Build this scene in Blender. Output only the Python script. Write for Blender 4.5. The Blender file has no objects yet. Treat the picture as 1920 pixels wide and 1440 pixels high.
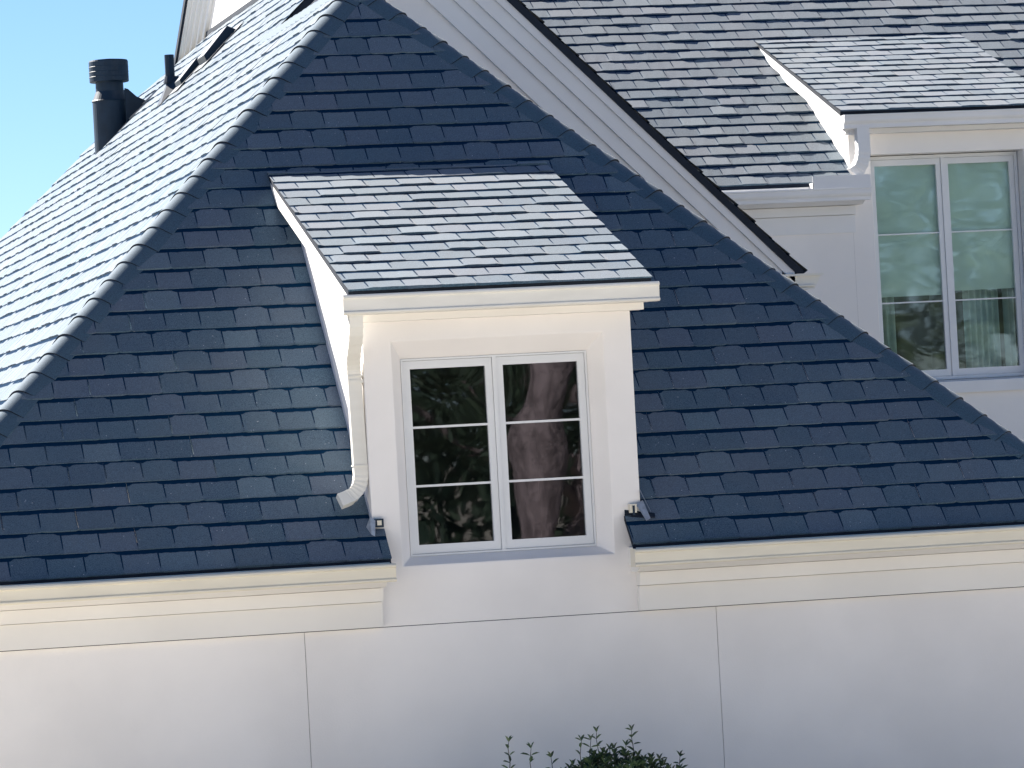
import bpy, math, random
from mathutils import Vector, Matrix
S = bpy.context.scene
C = S.collection
R = math.radians
V = Vector

# ------------------------------------------------------------------ camera
cd = bpy.data.cameras.new('camera'); cam = bpy.data.objects.new('camera', cd); C.objects.link(cam)
yaw, pit, rol = 0.23168703836745191, 0.018427205680800255, 0.05447469843132233
F = V((math.sin(yaw)*math.cos(pit), math.cos(yaw)*math.cos(pit), math.sin(pit)))
Rt = V((math.cos(yaw), -math.sin(yaw), 0)); Up = Rt.cross(F)
R2 = Rt*math.cos(rol) - Up*math.sin(rol); U2 = Rt*math.sin(rol) + Up*math.cos(rol)
m = Matrix((R2, U2, -F)).transposed().to_4x4()
m.translation = -F*26.438925
cam.matrix_world = m
cd.sensor_fit = 'HORIZONTAL'; cd.sensor_width = 36.0; cd.lens = 36.0*7941.714/1920.0
cd.clip_start = 0.5; cd.clip_end = 3000
S.camera = cam

# ------------------------------------------------------------------ sky, sun, exposure
SUN = V((-0.43, 0.68, 0.61)).normalized()
el = math.asin(SUN.z); az = math.atan2(SUN.x, SUN.y)
w = bpy.data.worlds.new('World'); S.world = w; w.use_nodes = True
nt = w.node_tree; nt.nodes.clear()
sky = nt.nodes.new('ShaderNodeTexSky'); sky.sky_type = 'NISHITA'; sky.sun_disc = False
sky.sun_elevation = el; sky.sun_rotation = az; sky.air_density = 1.0; sky.dust_density = 0.0; sky.ozone_density = 6.0; sky.altitude = 2500
bg = nt.nodes.new('ShaderNodeBackground'); bg.inputs[1].default_value = 0.048
wo = nt.nodes.new('ShaderNodeOutputWorld')
nt.links.new(sky.outputs[0], bg.inputs[0]); nt.links.new(bg.outputs[0], wo.inputs[0])
ld = bpy.data.lights.new('sun', 'SUN'); ld.energy = 5.0; ld.angle = R(0.5); ld.color = (1.0, 0.95, 0.88)
sun = bpy.data.objects.new('sun', ld); C.objects.link(sun)
sun.rotation_euler = SUN.to_track_quat('Z', 'Y').to_euler()
S.view_settings.view_transform = 'Standard'; S.view_settings.look = 'None'
S.view_settings.gamma = 1; S.view_settings.exposure = 1.6

# ------------------------------------------------------------------ materials
def mat(name, col, rough=0.7, spec=0.5, metal=0.0):
    M = bpy.data.materials.new(name); M.use_nodes = True
    b = M.node_tree.nodes['Principled BSDF']
    b.inputs['Base Color'].default_value = (*col, 1); b.inputs['Roughness'].default_value = rough
    b.inputs['Specular IOR Level'].default_value = spec; b.inputs['Metallic'].default_value = metal
    return M
def N(M, t, **k):
    n = M.node_tree.nodes.new(t)
    for a, v in k.items(): setattr(n, a, v)
    return n
def lk(M, a, b): M.node_tree.links.new(a, b)
def mathn(M, op, a, b=None, clamp=False):
    n = N(M, 'ShaderNodeMath', operation=op, use_clamp=clamp)
    for i, x in enumerate((a, b)):
        if x is None: continue
        if isinstance(x, (int, float)): n.inputs[i].default_value = x
        else: lk(M, x, n.inputs[i])
    return n.outputs[0]
def mixc(M, fac, a, b, mode='MIX'):
    n = N(M, 'ShaderNodeMix', data_type='RGBA', blend_type=mode)
    for s, x in ((0, fac), (6, a), (7, b)):
        if isinstance(x, (int, float)): n.inputs[s].default_value = x
        elif isinstance(x, tuple): n.inputs[s].default_value = (*x, 1)
        else: lk(M, x, n.inputs[s])
    return n.outputs[2]
def smooth(M, x, lo, hi):
    n = N(M, 'ShaderNodeMapRange', interpolation_type='SMOOTHSTEP'); lk(M, x, n.inputs[0])
    n.inputs[1].default_value = lo; n.inputs[2].default_value = hi
    return n.outputs[0]
def noisy(M, scale, amount, bump=0.0, bscale=None, dist=0.002, stretch=None):
    """object-space colour variation and bump"""
    b = M.node_tree.nodes['Principled BSDF']; col = tuple(b.inputs['Base Color'].default_value)[:3]
    tc = N(M, 'ShaderNodeTexCoord'); src = tc.outputs['Object']
    if stretch:
        mp = N(M, 'ShaderNodeMapping'); mp.inputs['Scale'].default_value = stretch; lk(M, src, mp.inputs[0]); src = mp.outputs[0]
    t = N(M, 'ShaderNodeTexNoise'); t.inputs['Scale'].default_value = scale; t.inputs['Detail'].default_value = 5; lk(M, src, t.inputs[0])
    f = smooth(M, t.outputs[0], 0.3, 0.7)
    lk(M, mixc(M, f, tuple(c*(1-amount) for c in col), tuple(min(1, c*(1+amount*0.6)) for c in col)), b.inputs['Base Color'])
    if bump:
        t2 = N(M, 'ShaderNodeTexNoise'); t2.inputs['Scale'].default_value = bscale; t2.inputs['Detail'].default_value = 4; lk(M, tc.outputs['Object'], t2.inputs[0])
        bp = N(M, 'ShaderNodeBump'); bp.inputs['Strength'].default_value = bump; bp.inputs['Distance'].default_value = dist
        lk(M, t2.outputs[0], bp.inputs['Height']); lk(M, bp.outputs[0], b.inputs['Normal'])
    return M

stucco = noisy(mat('stucco', (0.88, 0.845, 0.815), 0.85, 0.2), 0.9, 0.07, 0.35, 90, 0.002)
trim = noisy(mat('painted_trim', (0.80, 0.79, 0.785), 0.55, 0.35), 2.5, 0.03)
cream = noisy(mat('cream_gutter_paint', (0.78, 0.72, 0.59), 0.42, 0.45), 3.0, 0.05, stretch=(1, 1, 4))
creamlt = noisy(mat('pale_gutter_paint', (0.80, 0.775, 0.71), 0.42, 0.45), 3.0, 0.05, stretch=(1, 1, 4))
winpaint = noisy(mat('window_paint', (0.74, 0.75, 0.76), 0.4, 0.45), 4, 0.02)
darkedge = noisy(mat('dark_edge', (0.009, 0.016, 0.030), 0.7, 0.3), 8, 0.2)
darkmetal = noisy(mat('dark_vent_metal', (0.010, 0.026, 0.050), 0.5, 0.3), 6, 0.25)
galv = noisy(mat('galvanised_flashing', (0.42, 0.44, 0.47), 0.45, 0.5, 0.6), 30, 0.2)
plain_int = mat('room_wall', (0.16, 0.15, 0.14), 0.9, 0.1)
blindm = noisy(mat('roller_blind', (0.84, 0.86, 0.83), 0.9, 0.1), 3, 0.05)
curtm = noisy(mat('curtain_cloth', (0.60, 0.68, 0.68), 0.9, 0.1), 6, 0.15)

def shingle_material():
    M = mat('slate_look_shingle', (0.08, 0.09, 0.11), 0.68, 0.3)
    b = M.node_tree.nodes['Principled BSDF']
    u1 = N(M, 'ShaderNodeUVMap', uv_map='tab'); s1 = N(M, 'ShaderNodeSeparateXYZ'); lk(M, u1.outputs[0], s1.inputs[0])
    u2 = N(M, 'ShaderNodeUVMap', uv_map='rnd'); s2 = N(M, 'ShaderNodeSeparateXYZ'); lk(M, u2.outputs[0], s2.inputs[0])
    u, v, rnd, tall = s1.outputs[0], s1.outputs[1], s2.outputs[0], s2.outputs[1]
    tc = N(M, 'ShaderNodeTexCoord')
    g = N(M, 'ShaderNodeTexNoise'); g.inputs['Scale'].default_value = 170; g.inputs['Detail'].default_value = 3; lk(M, tc.outputs['Object'], g.inputs[0])
    g2 = N(M, 'ShaderNodeTexNoise'); g2.inputs['Scale'].default_value = 1.1; g2.inputs['Detail'].default_value = 6; lk(M, tc.outputs['Object'], g2.inputs[0])
    g3 = N(M, 'ShaderNodeTexNoise'); g3.inputs['Scale'].default_value = 24; g3.inputs['Detail'].default_value = 3; lk(M, tc.outputs['Object'], g3.inputs[0])
    # distance from the tab edge, 0 at the edge, 0.5 mid-tab
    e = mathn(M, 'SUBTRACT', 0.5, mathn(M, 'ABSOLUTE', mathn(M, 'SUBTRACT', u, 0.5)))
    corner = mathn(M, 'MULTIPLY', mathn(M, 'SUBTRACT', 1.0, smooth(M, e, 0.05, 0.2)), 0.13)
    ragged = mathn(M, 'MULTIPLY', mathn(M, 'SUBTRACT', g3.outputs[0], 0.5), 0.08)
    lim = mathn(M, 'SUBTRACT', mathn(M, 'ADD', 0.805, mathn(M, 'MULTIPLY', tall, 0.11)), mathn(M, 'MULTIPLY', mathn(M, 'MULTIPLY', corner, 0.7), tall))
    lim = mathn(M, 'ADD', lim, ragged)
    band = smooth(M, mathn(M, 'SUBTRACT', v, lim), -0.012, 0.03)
    # the cut between tabs: upper two thirds of the exposure only
    wdt = mathn(M, 'ADD', 0.011, mathn(M, 'MULTIPLY', v, 0.016))
    slot = mathn(M, 'LESS_THAN', e, wdt)
    slot = mathn(M, 'MULTIPLY', slot, smooth(M, v, 0.08, 0.26))
    dark = mathn(M, 'MAXIMUM', band, mathn(M, 'MULTIPLY', slot, 0.95))
    tone = N(M, 'ShaderNodeValToRGB'); lk(M, rnd, tone.inputs[0])
    cr = tone.color_ramp; cr.elements[0].position = 0; cr.elements[0].color = (0.030, 0.082, 0.142, 1)
    cr.elements[1].position = 1; cr.elements[1].color = (0.082, 0.148, 0.205, 1)
    x = cr.elements.new(0.45); x.color = (0.046, 0.106, 0.162, 1)
    x = cr.elements.new(0.8); x.color = (0.072, 0.112, 0.176, 1)
    col = mixc(M, smooth(M, g.outputs[0], 0.35, 0.68), mixc(M, 0.32, tone.outputs[0], (0.012, 0.016, 0.025)), mixc(M, 0.16, tone.outputs[0], (0.30, 0.42, 0.50)))
    col = mixc(M, mathn(M, 'MULTIPLY', smooth(M, g2.outputs[0], 0.35, 0.7), 0.18), col, (0.16, 0.165, 0.17))
    sp = N(M, 'ShaderNodeTexVoronoi'); sp.inputs['Scale'].default_value = 26; lk(M, tc.outputs['Object'], sp.inputs[0])
    col = mixc(M, mathn(M, 'MULTIPLY', mathn(M, 'LESS_THAN', sp.outputs['Distance'], 0.085), mathn(M, 'GREATER_THAN', g3.outputs[0], 0.56)), col, (0.42, 0.45, 0.48))  # sparse pale specks: edge highlights painted into the shingle colour
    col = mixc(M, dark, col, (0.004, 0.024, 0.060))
    lk(M, col, b.inputs['Base Color'])
    bp = N(M, 'ShaderNodeBump'); bp.inputs['Strength'].default_value = 0.6; bp.inputs['Distance'].default_value = 0.002
    lk(M, g.outputs[0], bp.inputs['Height']); lk(M, bp.outputs[0], b.inputs['Normal'])
    lk(M, mathn(M, 'MULTIPLY', mathn(M, 'SUBTRACT', 1.0, dark), mathn(M, 'ADD', 0.235, mathn(M, 'MULTIPLY', rnd, 0.05))), b.inputs['Sheen Weight']); lk(M, mathn(M, 'MULTIPLY', mathn(M, 'SUBTRACT', 1.05, dark), 0.12), b.inputs['Specular IOR Level']); b.inputs['Sheen Roughness'].default_value = 0.5; b.inputs['Sheen Tint'].default_value = (1, 0.93, 0.85, 1)
    return M
shingle_m = shingle_material()
cap_m = mat('ridge_shingle', (0.044, 0.094, 0.142), 0.74, 0.22)
cap_m.node_tree.nodes['Principled BSDF'].inputs['Sheen Weight'].default_value = 0.18
noisy(cap_m, 170, 0.35, 0.6, 170)

def glass_material(name, wave, scale, tint, ior=1.52, boost=0.0, gain=2.0, gcol=(1, 1, 1), det=2.5, rough=0.0):
    M = bpy.data.materials.new(name); M.use_nodes = True; t = M.node_tree; t.nodes.clear()
    out = N(M, 'ShaderNodeOutputMaterial'); mx = N(M, 'ShaderNodeMixShader')
    tr = N(M, 'ShaderNodeBsdfTransparent'); tr.inputs[0].default_value = (*tint, 1)
    gl = N(M, 'ShaderNodeBsdfGlossy'); gl.inputs['Roughness'].default_value = rough; gl.inputs[0].default_value = (*gcol, 1)
    fr = N(M, 'ShaderNodeFresnel'); fr.inputs[0].default_value = ior
    tc = N(M, 'ShaderNodeTexCoord'); mp = N(M, 'ShaderNodeMapping'); mp.inputs['Scale'].default_value = scale
    n = N(M, 'ShaderNodeTexNoise'); n.inputs['Scale'].default_value = 1; n.inputs['Detail'].default_value = det
    lk(M, tc.outputs['Object'], mp.inputs[0]); lk(M, mp.outputs[0], n.inputs[0])
    bp = N(M, 'ShaderNodeBump'); bp.inputs['Strength'].default_value = 1; bp.inputs['Distance'].default_value = wave
    lk(M, n.outputs[0], bp.inputs['Height']); lk(M, bp.outputs[0], gl.inputs['Normal'])
    f = mathn(M, 'ADD', mathn(M, 'MULTIPLY', fr.outputs[0], gain), boost, clamp=True)
    lk(M, f, mx.inputs[0]); lk(M, tr.outputs[0], mx.inputs[1]); lk(M, gl.outputs[0], mx.inputs[2]); lk(M, mx.outputs[0], out.inputs[0])
    return M
glass_front = glass_material('clear_glass', 0.0030, (1.5, 1.5, 2.1), (0.55, 0.62, 0.60), gain=1.6, gcol=(0.88, 0.90, 1.0), det=1.0, rough=0.014)
glass_rear = glass_material('green_glass', 0.0036, (0.9, 0.9, 2.2), (0.74, 0.90, 0.86), boost=0.08, det=1.5, rough=0.028)

def leaf_material(name, a, b_, rough=0.45):
    M = mat(name, a, rough, 0.4); b = M.node_tree.nodes['Principled BSDF']
    u = N(M, 'ShaderNodeUVMap', uv_map='rnd'); s = N(M, 'ShaderNodeSeparateXYZ'); lk(M, u.outputs[0], s.inputs[0])
    lk(M, mixc(M, s.outputs[0], a, b_), b.inputs['Base Color'])
    return M
leaf_bush = leaf_material('holly_leaf', (0.030, 0.060, 0.030), (0.085, 0.130, 0.055), 0.35)
leaf_oak = leaf_material('oak_leaf', (0.014, 0.034, 0.022), (0.040, 0.068, 0.036), 0.7)
bark = noisy(mat('oak_bark', (0.28, 0.225, 0.225), 0.9, 0.2), 4, 0.45, 1.0, 12, 0.04, stretch=(3, 3, 1))
twig = noisy(mat('green_twig', (0.06, 0.06, 0.04), 0.7, 0.2), 20, 0.3)
lawn = noisy(mat('dry_lawn_and_gravel', (0.50, 0.46, 0.37), 0.95, 0.1), 0.35, 0.3, 0.5, 15, 0.03)
paving = noisy(mat('pale_paving', (0.66, 0.62, 0.56), 0.9, 0.2), 0.8, 0.15, 0.3, 20, 0.01)

# ------------------------------------------------------------------ mesh helpers
class MB:
    def __init__(s): s.v = []; s.f = []; s.m = []; s.uv = []; s.uv2 = []; s.anyuv = False
    def poly(s, pts, mi=0, uv=None, uv2=None):
        b = len(s.v); s.v += [tuple(p) for p in pts]; s.f.append(tuple(range(b, b+len(pts)))); s.m.append(mi)
        s.uv.append(uv or [(0.5, 0.5)]*len(pts)); s.uv2.append(uv2 or (0.5, 0)); s.anyuv |= bool(uv or uv2)
    def box(s, a, b, mi=0):
        x0, x1 = sorted((a[0], b[0])); y0, y1 = sorted((a[1], b[1])); z0, z1 = sorted((a[2], b[2]))
        P = [V((x, y, z)) for z in (z0, z1) for y in (y0, y1) for x in (x0, x1)]
        for q in ((0, 2, 3, 1), (4, 5, 7, 6), (0, 1, 5, 4), (2, 6, 7, 3), (0, 4, 6, 2), (1, 3, 7, 5)): s.poly([P[i] for i in q], mi)
    def prism(s, base, d, mi=0, caps=True):
        """extrude polygon base (3D points) along vector d"""
        d = V(d); B = [V(p) for p in base]; T = [p+d for p in B]; n = len(B)
        for i in range(n): s.poly([B[i], B[(i+1) % n], T[(i+1) % n], T[i]], mi)
        if caps: s.poly(B[::-1], mi); s.poly(T, mi)
    def tube(s, pts, rad, seg=8, mi=0, caps=True):
        pts = [V(p) for p in pts]; rad = rad if isinstance(rad, (list, tuple)) else [rad]*len(pts); rings = []
        for i, p in enumerate(pts):
            d = (pts[min(i+1, len(pts)-1)]-pts[max(i-1, 0)]).normalized()
            a = d.cross(V((0.31, 0.95, 0.05))).normalized(); c = d.cross(a)
            rings.append([p+(a*math.cos(2*math.pi*k/seg)+c*math.sin(2*math.pi*k/seg))*rad[i] for k in range(seg)])
        for A, B in zip(rings, rings[1:]):
            for k in range(seg): s.poly([A[k], A[(k+1) % seg], B[(k+1) % seg], B[k]], mi)
        if caps: s.poly(rings[0][::-1], mi); s.poly(rings[-1], mi)
    def sweep(s, prof, path, mi=0, caps=True):
        """prof: list of closed sections already in 3D per path step"""
        for A, B in zip(path, path[1:]):
            n = len(A)
            for k in range(n): s.poly([A[k], A[(k+1) % n], B[(k+1) % n], B[k]], mi)
        if caps: s.poly(path[0][::-1], mi); s.poly(path[-1], mi)
    def build(s, name, mats, parent=None, label=None, smooth_=False, weld=0.0):
        me = bpy.data.meshes.new(name); me.from_pydata(s.v, [], s.f)
        for M in (mats if isinstance(mats, (list, tuple)) else [mats]): me.materials.append(M)
        me.polygons.foreach_set('material_index', s.m)
        if s.anyuv:
            for nm, per in (('tab', True), ('rnd', False)):
                L = me.uv_layers.new(name=nm); flat = []
                for i, f in enumerate(s.f):
                    for k in range(len(f)): flat += list(s.uv[i][k] if per else s.uv2[i])
                L.data.foreach_set('uv', flat)
        if weld or smooth_:
            import bmesh
            bm = bmesh.new(); bm.from_mesh(me); bmesh.ops.remove_doubles(bm, verts=bm.verts, dist=weld or 1e-5)
            bmesh.ops.recalc_face_normals(bm, faces=bm.faces); bm.to_mesh(me); bm.free()
        if smooth_: me.polygons.foreach_set('use_smooth', [True]*len(me.polygons))
        me.update()
        o = bpy.data.objects.new(name, me); C.objects.link(o)
        if parent: o.parent = parent
        if label: o['label'] = label
        return o
def bevel(o, w=0.004, seg=2):
    b = o.modifiers.new('bevel', 'BEVEL'); b.width = w; b.segments = seg; b.limit_method = 'ANGLE'; b.angle_limit = R(35)
    return o
def empty(name, loc, label, cat, group=None):
    o = bpy.data.objects.new(name, None); C.objects.link(o); o.location = loc; o['label'] = label; o['category'] = cat
    if group: o['group'] = group
    return o

TW, E = 0.2286, 0.1954
def clip(poly, planes):
    """poly: list of tuples (u,v,h,a,b); planes: (pu,pv,c) keep pu*u+pv*v<=c"""
    for pu, pv, c in planes:
        out = []; n = len(poly)
        for i in range(n):
            A, B = poly[i], poly[(i+1) % n]
            da, db = pu*A[0]+pv*A[1]-c, pu*B[0]+pv*B[1]-c
            if da <= 0: out.append(A)
            if (da < 0 < db) or (db < 0 < da):
                t = da/(da-db); out.append(tuple(a+(b-a)*t for a, b in zip(A, B)))
        poly = out
        if len(poly) < 3: return None
    return poly
def shingles(mb, O, U, Vd, n, pieces, urange, v0, vmax, seed, butt=0.007):
    """courses of tabs on the plane through O with axes U (along the course), Vd (up the slope)"""
    U, Vd, n, O = V(U).normalized(), V(Vd).normalized(), V(n).normalized(), V(O)
    rs = random.Random(seed); k = 0
    while v0+k*E < vmax:
        vb = v0+k*E; off = (0.5*(k % 2)+0.04*rs.uniform(-1, 1))*TW
        i0 = int((urange[0]-off)//TW)-1; i1 = int((urange[1]-off)//TW)+1
        T = [(rs.random(), 1.0 if rs.random() < 0.42 else 0.0, rs.uniform(-1, 1), 1 if rs.random() < 0.4 else 0) for _ in range(i1-i0+2)]
        sag = [rs.uniform(-0.0022, 0.0022) for _ in range(i1-i0+2)]
        jn = [rs.uniform(-0.002, 0.002) for _ in range(i1-i0+2)]
        for i in range(i0, i1):
            q = i-i0; rnd, tall, dv, up = T[q]; ub = i*TW+off
            hp = T[q-1][3] if q else up; hn = T[q+1][3]
            hb = butt+0.007*up
            j = lambda a: rs.uniform(-a, a)
            pts = [(0.0, butt+0.007*(up+hp)/2, 0.003*up+jn[q]), (0.10+j(0.03), hb+j(0.001), -0.0035*up+dv*0.0015+j(0.0012)), (0.36+j(0.05), hb+j(0.0016), -0.0035*up+dv*0.002+j(0.0015)), (0.64+j(0.05), hb+j(0.0016), -0.0035*up+dv*0.002+j(0.0015)), (0.90+j(0.03), hb+j(0.001), -0.0035*up+dv*0.0015+j(0.0012)), (1.0, butt+0.007*(up+hn)/2, 0.003*up+jn[q+1])]
            for (ua, ha, da), (uc, hc, dc) in zip(pts, pts[1:]):
                h0, h1 = ha+sag[q], hc+sag[q]
                a, c = vb+da, vb+dc; ve = vb+E*1.12
                top = [(ub+ua*TW, a, h0, ua, 0.0), (ub+uc*TW, c, h1, uc, 0.0), (ub+uc*TW, ve, 0.0008, uc, 1.12), (ub+ua*TW, ve, 0.0008, ua, 1.12)]
                fr = [(ub+ua*TW, a, -0.004, ua, 0.05), (ub+uc*TW, c, -0.004, uc, 0.05), (ub+uc*TW, c, h1, uc, 0.0), (ub+ua*TW, a, h0, ua, 0.0)]
                for pc in pieces:
                    for cell in (top, fr):
                        p = clip(cell, pc)
                        if p: mb.poly([O+U*x[0]+Vd*x[1]+n*x[2] for x in p], 0, [(x[3], x[4]) for x in p], (rnd, tall))
        k += 1
def caps(mb, P0, P1, dA, dB, wid=0.15, expo=0.205, lift=0.015, seed=1):
    """cap shingles bent over the line P0 (low) -> P1 (high); dA, dB unit directions down either slope, square to the line"""
    P0, P1 = V(P0), V(P1); ax = (P1-P0); L = ax.length; ax.normalize(); dA, dB = V(dA).normalized(), V(dB).normalized()
    upv = -(dA+dB).normalized(); rs = random.Random(seed); k = 0
    while k*expo < L:
        a = P0+ax*(k*expo); b = P0+ax*min(L+0.05, (k+1)*expo+0.05)
        rnd = rs.random(); l0 = lift+rs.uniform(-0.002, 0.003); l1 = 0.002; sk = rs.uniform(-0.004, 0.004)
        def ring(P, l, w_):
            A, B = P+dA*w_, P+dB*w_; A2, B2 = P+dA*0.10, P+dB*0.10; M_ = P+upv*0.028; o = [A+upv*l*0.7]
            for t in [i/14 for i in range(15)]: o.append(A2*(1-t)**2+M_*2*t*(1-t)+B2*t*t+upv*(l+0.004))
            o.append(B+upv*l*0.7); return o
        ra, rb = ring(a+ax*sk, l0, wid+rs.uniform(-0.003, 0.003)), ring(b, l1, wid*0.985)
        for i in range(len(ra)-1):
            mb.poly([ra[i], ra[i+1], rb[i+1], rb[i]], 0, [(0.5, 0.3)]*4, (rnd, 0))
            mb.poly([ra[i]-upv*0.014, ra[i+1]-upv*0.014, ra[i+1], ra[i]], 1, [(0.5, 0.95)]*4, (rnd, 0))
        mb.poly([ra[0], rb[0], rb[0]-upv*0.008, ra[0]-upv*0.012], 0, [(0.5, 0.3)]*4, (rnd, 0))
        mb.poly([ra[-1], ra[-1]-upv*0.012, rb[-1]-upv*0.008, rb[-1]], 0, [(0.5, 0.3)]*4, (rnd, 0))
        k += 1

# ------------------------------------------------------------------ ground
g = MB(); g.poly([(-1500, -1500, -3.5), (1500, -1500, -3.5), (1500, 1500, -3.5), (-1500, 1500, -3.5)])
o = g.build('ground', lawn); o['kind'] = 'structure'
g = MB(); g.box((-30, -16, -3.6), (30, -2.2, -3.46)); o = g.build('path', paving); o['kind'] = 'structure'

# ------------------------------------------------------------------ the house
H = empty('house', (0, 0, -3.5), 'large white stucco house with steep dark shingled roofs, dormer windows and cream gutters', 'house')
class Off:  # parts are written in world coordinates; the house empty sits on the ground
    pass
def part(mb, name, mats, parent=None, label=None, **k):
    o = mb.build(name, mats, None, label, **k)
    p = parent or H
    o.parent = p
    if p is H: o.location = (0, 0, 3.5)
    return o

# --- front wall: panels with open joints, window reveal
XL, XR = -0.935, 0.784                      # dormer cheeks
WO = (-0.757, 0.601, -1.095, 0.300)         # outer edge of the splayed reveal
WI = (-0.676, 0.516, -1.040, 0.188)         # inner edge, 0.13 back
D = 0.13
m_ = MB()
zt, zj = 0.47, -1.4615
def rect(x0, x1, z0, z1, y=0.0): m_.poly([(x0, y, z0), (x1, y, z0), (x1, y, z1), (x0, y, z1)])

for _a, _b in ((XL, WO[0]), (WO[1], XR)):
    rect(_a, _b, zj, WO[2]); rect(_a, _b, WO[2], WO[3]); rect(_a, _b, WO[3], zt)
rect(WO[0], WO[1], zj, WO[2]); rect(WO[0], WO[1], WO[3], zt)
o4 = [(WO[0], 0, WO[2]), (WO[1], 0, WO[2]), (WO[1], 0, WO[3]), (WO[0], 0, WO[3])]
i4 = [(WI[0], D, WI[2]), (WI[1], D, WI[2]), (WI[1], D, WI[3]), (WI[0], D, WI[3])]
for k in range(4): m_.poly([o4[k], o4[(k+1) % 4], i4[(k+1) % 4], i4[k]])
# cheeks (left and right walls of the dormer), above the roof plane z = y - 0.846
def roofz(y): return y-0.846
def dormz(y): return 0.622+0.3535*(y+0.2)
for x in (XL, XR):
    yb = 2.05
    m_.poly([(x, 0, -1.46), (x, 0, zt+0.1), (x, yb, dormz(yb)-0.03), (x, 2.33, roofz(2.33)-0.03), (x, 0.0, roofz(0)-0.05)])
m_.poly([(XL, 0, zt), (XR, 0, zt), (XR, 0, zt+0.1), (XL, 0, zt+0.1)])
dormer = part(m_, 'dormer', stucco, label='front wall dormer with a two sash window and splayed plaster reveal', weld=0.0005)
bevel(dormer, 0.006, 3)

m_ = MB()
g_ = 0.0035
cols = [(-4.05, -1.398), (-1.398, 1.240), (1.240, 3.86)]
for a, b in cols:
    m_.box((a+g_ / 2, 0, -3.5), (b-g_/2, 0.12, zj-0.0045))
m_.box((-4.04, 0.012, -3.5), (3.85, 0.11, zj+0.004), 1)
m_.box((-4.05, 0.0, zj+0.0), (XL-0.001, 0.12, -0.98)); m_.box((XR+0.001, 0, zj+0.0), (3.86, 0.12, -0.98))
m_.box((-4.05, 0.121, -3.5), (-3.93, 21, -1.0)); m_.box((3.74, 0.121, -3.5), (3.86, 7.1, -1.0))
m_.box((XL-0.001, 0.03, zj-0.02), (XR+0.001, 0.12, zj+0.03), 1)
wall = part(m_, 'wall', [stucco, darkedge], label='smooth pale stucco wall with thin panel joints')

# --- window builder
def window(x0, x1, z0, z1, y, glass, sill=False, name_label=None, fr=0.012, stile=0.045, mull=0.055, rail_t=0.05, rail_b=0.055, munt=0.0145, rows=3):
    f = MB(); dpt = 0.08
    f.box((x0, y, z0), (x0+fr, y+dpt, z1)); f.box((x1-fr, y, z0), (x1, y+dpt, z1))
    f.box((x0+fr, y, z1-fr), (x1-fr, y+dpt, z1)); f.box((x0+fr, y, z0), (x1-fr, y+dpt, z0+fr))
    xm = (x0+x1)/2; f.box((xm-0.012, y+0.001, z0+fr), (xm+0.012, y+dpt, z1-fr))
    wo = part(f, 'window', winpaint, label=name_label); bevel(wo, 0.002)
    for a, b in ((x0+fr+0.002, xm-0.014), (xm+0.014, x1-fr-0.002)):
        s = MB(); ya = y+0.012; yb = y+0.05; za, zb = z0+fr+0.002, z1-fr-0.002
        inner = a > xm-0.02; l, r = (mull-0.012 if inner else stile), (stile if inner else mull-0.012)
        s.box((a, ya, za), (a+l, yb, zb)); s.box((b-r, ya, za), (b, yb, zb))
        s.box((a+l, ya, zb-rail_t), (b-r, yb, zb)); s.box((a+l, ya, za), (b-r, yb, za+rail_b))
        gz0, gz1 = za+rail_b, zb-rail_t
        so = part(s, 'sash', winpaint, wo); bevel(so, 0.003)
        for k in range(1, rows):
            mu = MB(); zc = gz0+(gz1-gz0)*k/rows; mu.box((a+l, ya+0.006, zc-munt/2), (b-r, yb-0.012, zc+munt/2))
            part(mu, 'muntin', winpaint, wo)
        gm = MB(); gm.poly([(a+l, ya+0.022, gz0), (b-r, ya+0.022, gz0), (b-r, ya+0.022, gz1), (a+l, ya+0.022, gz1)])
        part(gm, 'pane', glass, wo)
    return wo
wf = window(WI[0]-0.002, WI[1]+0.002, WI[2]-0.001, WI[3]+0.002, D-0.012, glass_front, name_label='white two sash window with six dark panes in the front dormer')
# dark room behind it
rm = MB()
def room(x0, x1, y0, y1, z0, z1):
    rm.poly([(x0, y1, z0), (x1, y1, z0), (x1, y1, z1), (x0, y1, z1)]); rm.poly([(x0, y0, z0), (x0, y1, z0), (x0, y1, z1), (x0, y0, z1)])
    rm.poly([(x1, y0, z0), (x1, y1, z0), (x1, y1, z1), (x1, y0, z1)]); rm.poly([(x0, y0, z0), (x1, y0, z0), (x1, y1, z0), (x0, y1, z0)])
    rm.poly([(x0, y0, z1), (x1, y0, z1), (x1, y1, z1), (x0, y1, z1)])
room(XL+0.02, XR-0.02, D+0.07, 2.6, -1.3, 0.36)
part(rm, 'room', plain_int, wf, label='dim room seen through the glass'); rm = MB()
room(5.7, 7.4, 10.62, 13.5, -0.2, 2.15)
rear_room = rm

# --- roofs
r2 = math.sqrt(0.5)
HLc, HRc = 3.94, 3.77        # hips in plan: y = x + HLc ; y = -x + HRc
AP = V(((HRc-HLc)/2, (HRc+HLc)/2, (HRc+HLc)/2-0.846))
# front slope: origin on y=0, u = x, v up the slope ; y = v*r2
fr = MB()
s2 = math.sqrt(2)
hipcl = [(-1, r2, HLc-0.045), (1, r2, HRc-0.045)]
pieces = [hipcl+[(1, 0, XL)], hipcl+[(-1, 0, -XR)], hipcl+[(-1, 0, -XL), (1, 0, XR), (0, -1, -2.2*s2)],
          hipcl+[(-1, 0, -XL), (1, 0, -0.864), (0, 1, -0.012*s2)], hipcl+[(-1, 0, -0.672), (1, 0, XR), (0, 1, -0.012*s2)]]
shingles(fr, (0, 0, -0.846), (1, 0, 0), (0, 1, 1), (0, -1, 1), pieces, (-5, 5), -0.192*s2, 3.86*s2, 3)
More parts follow.
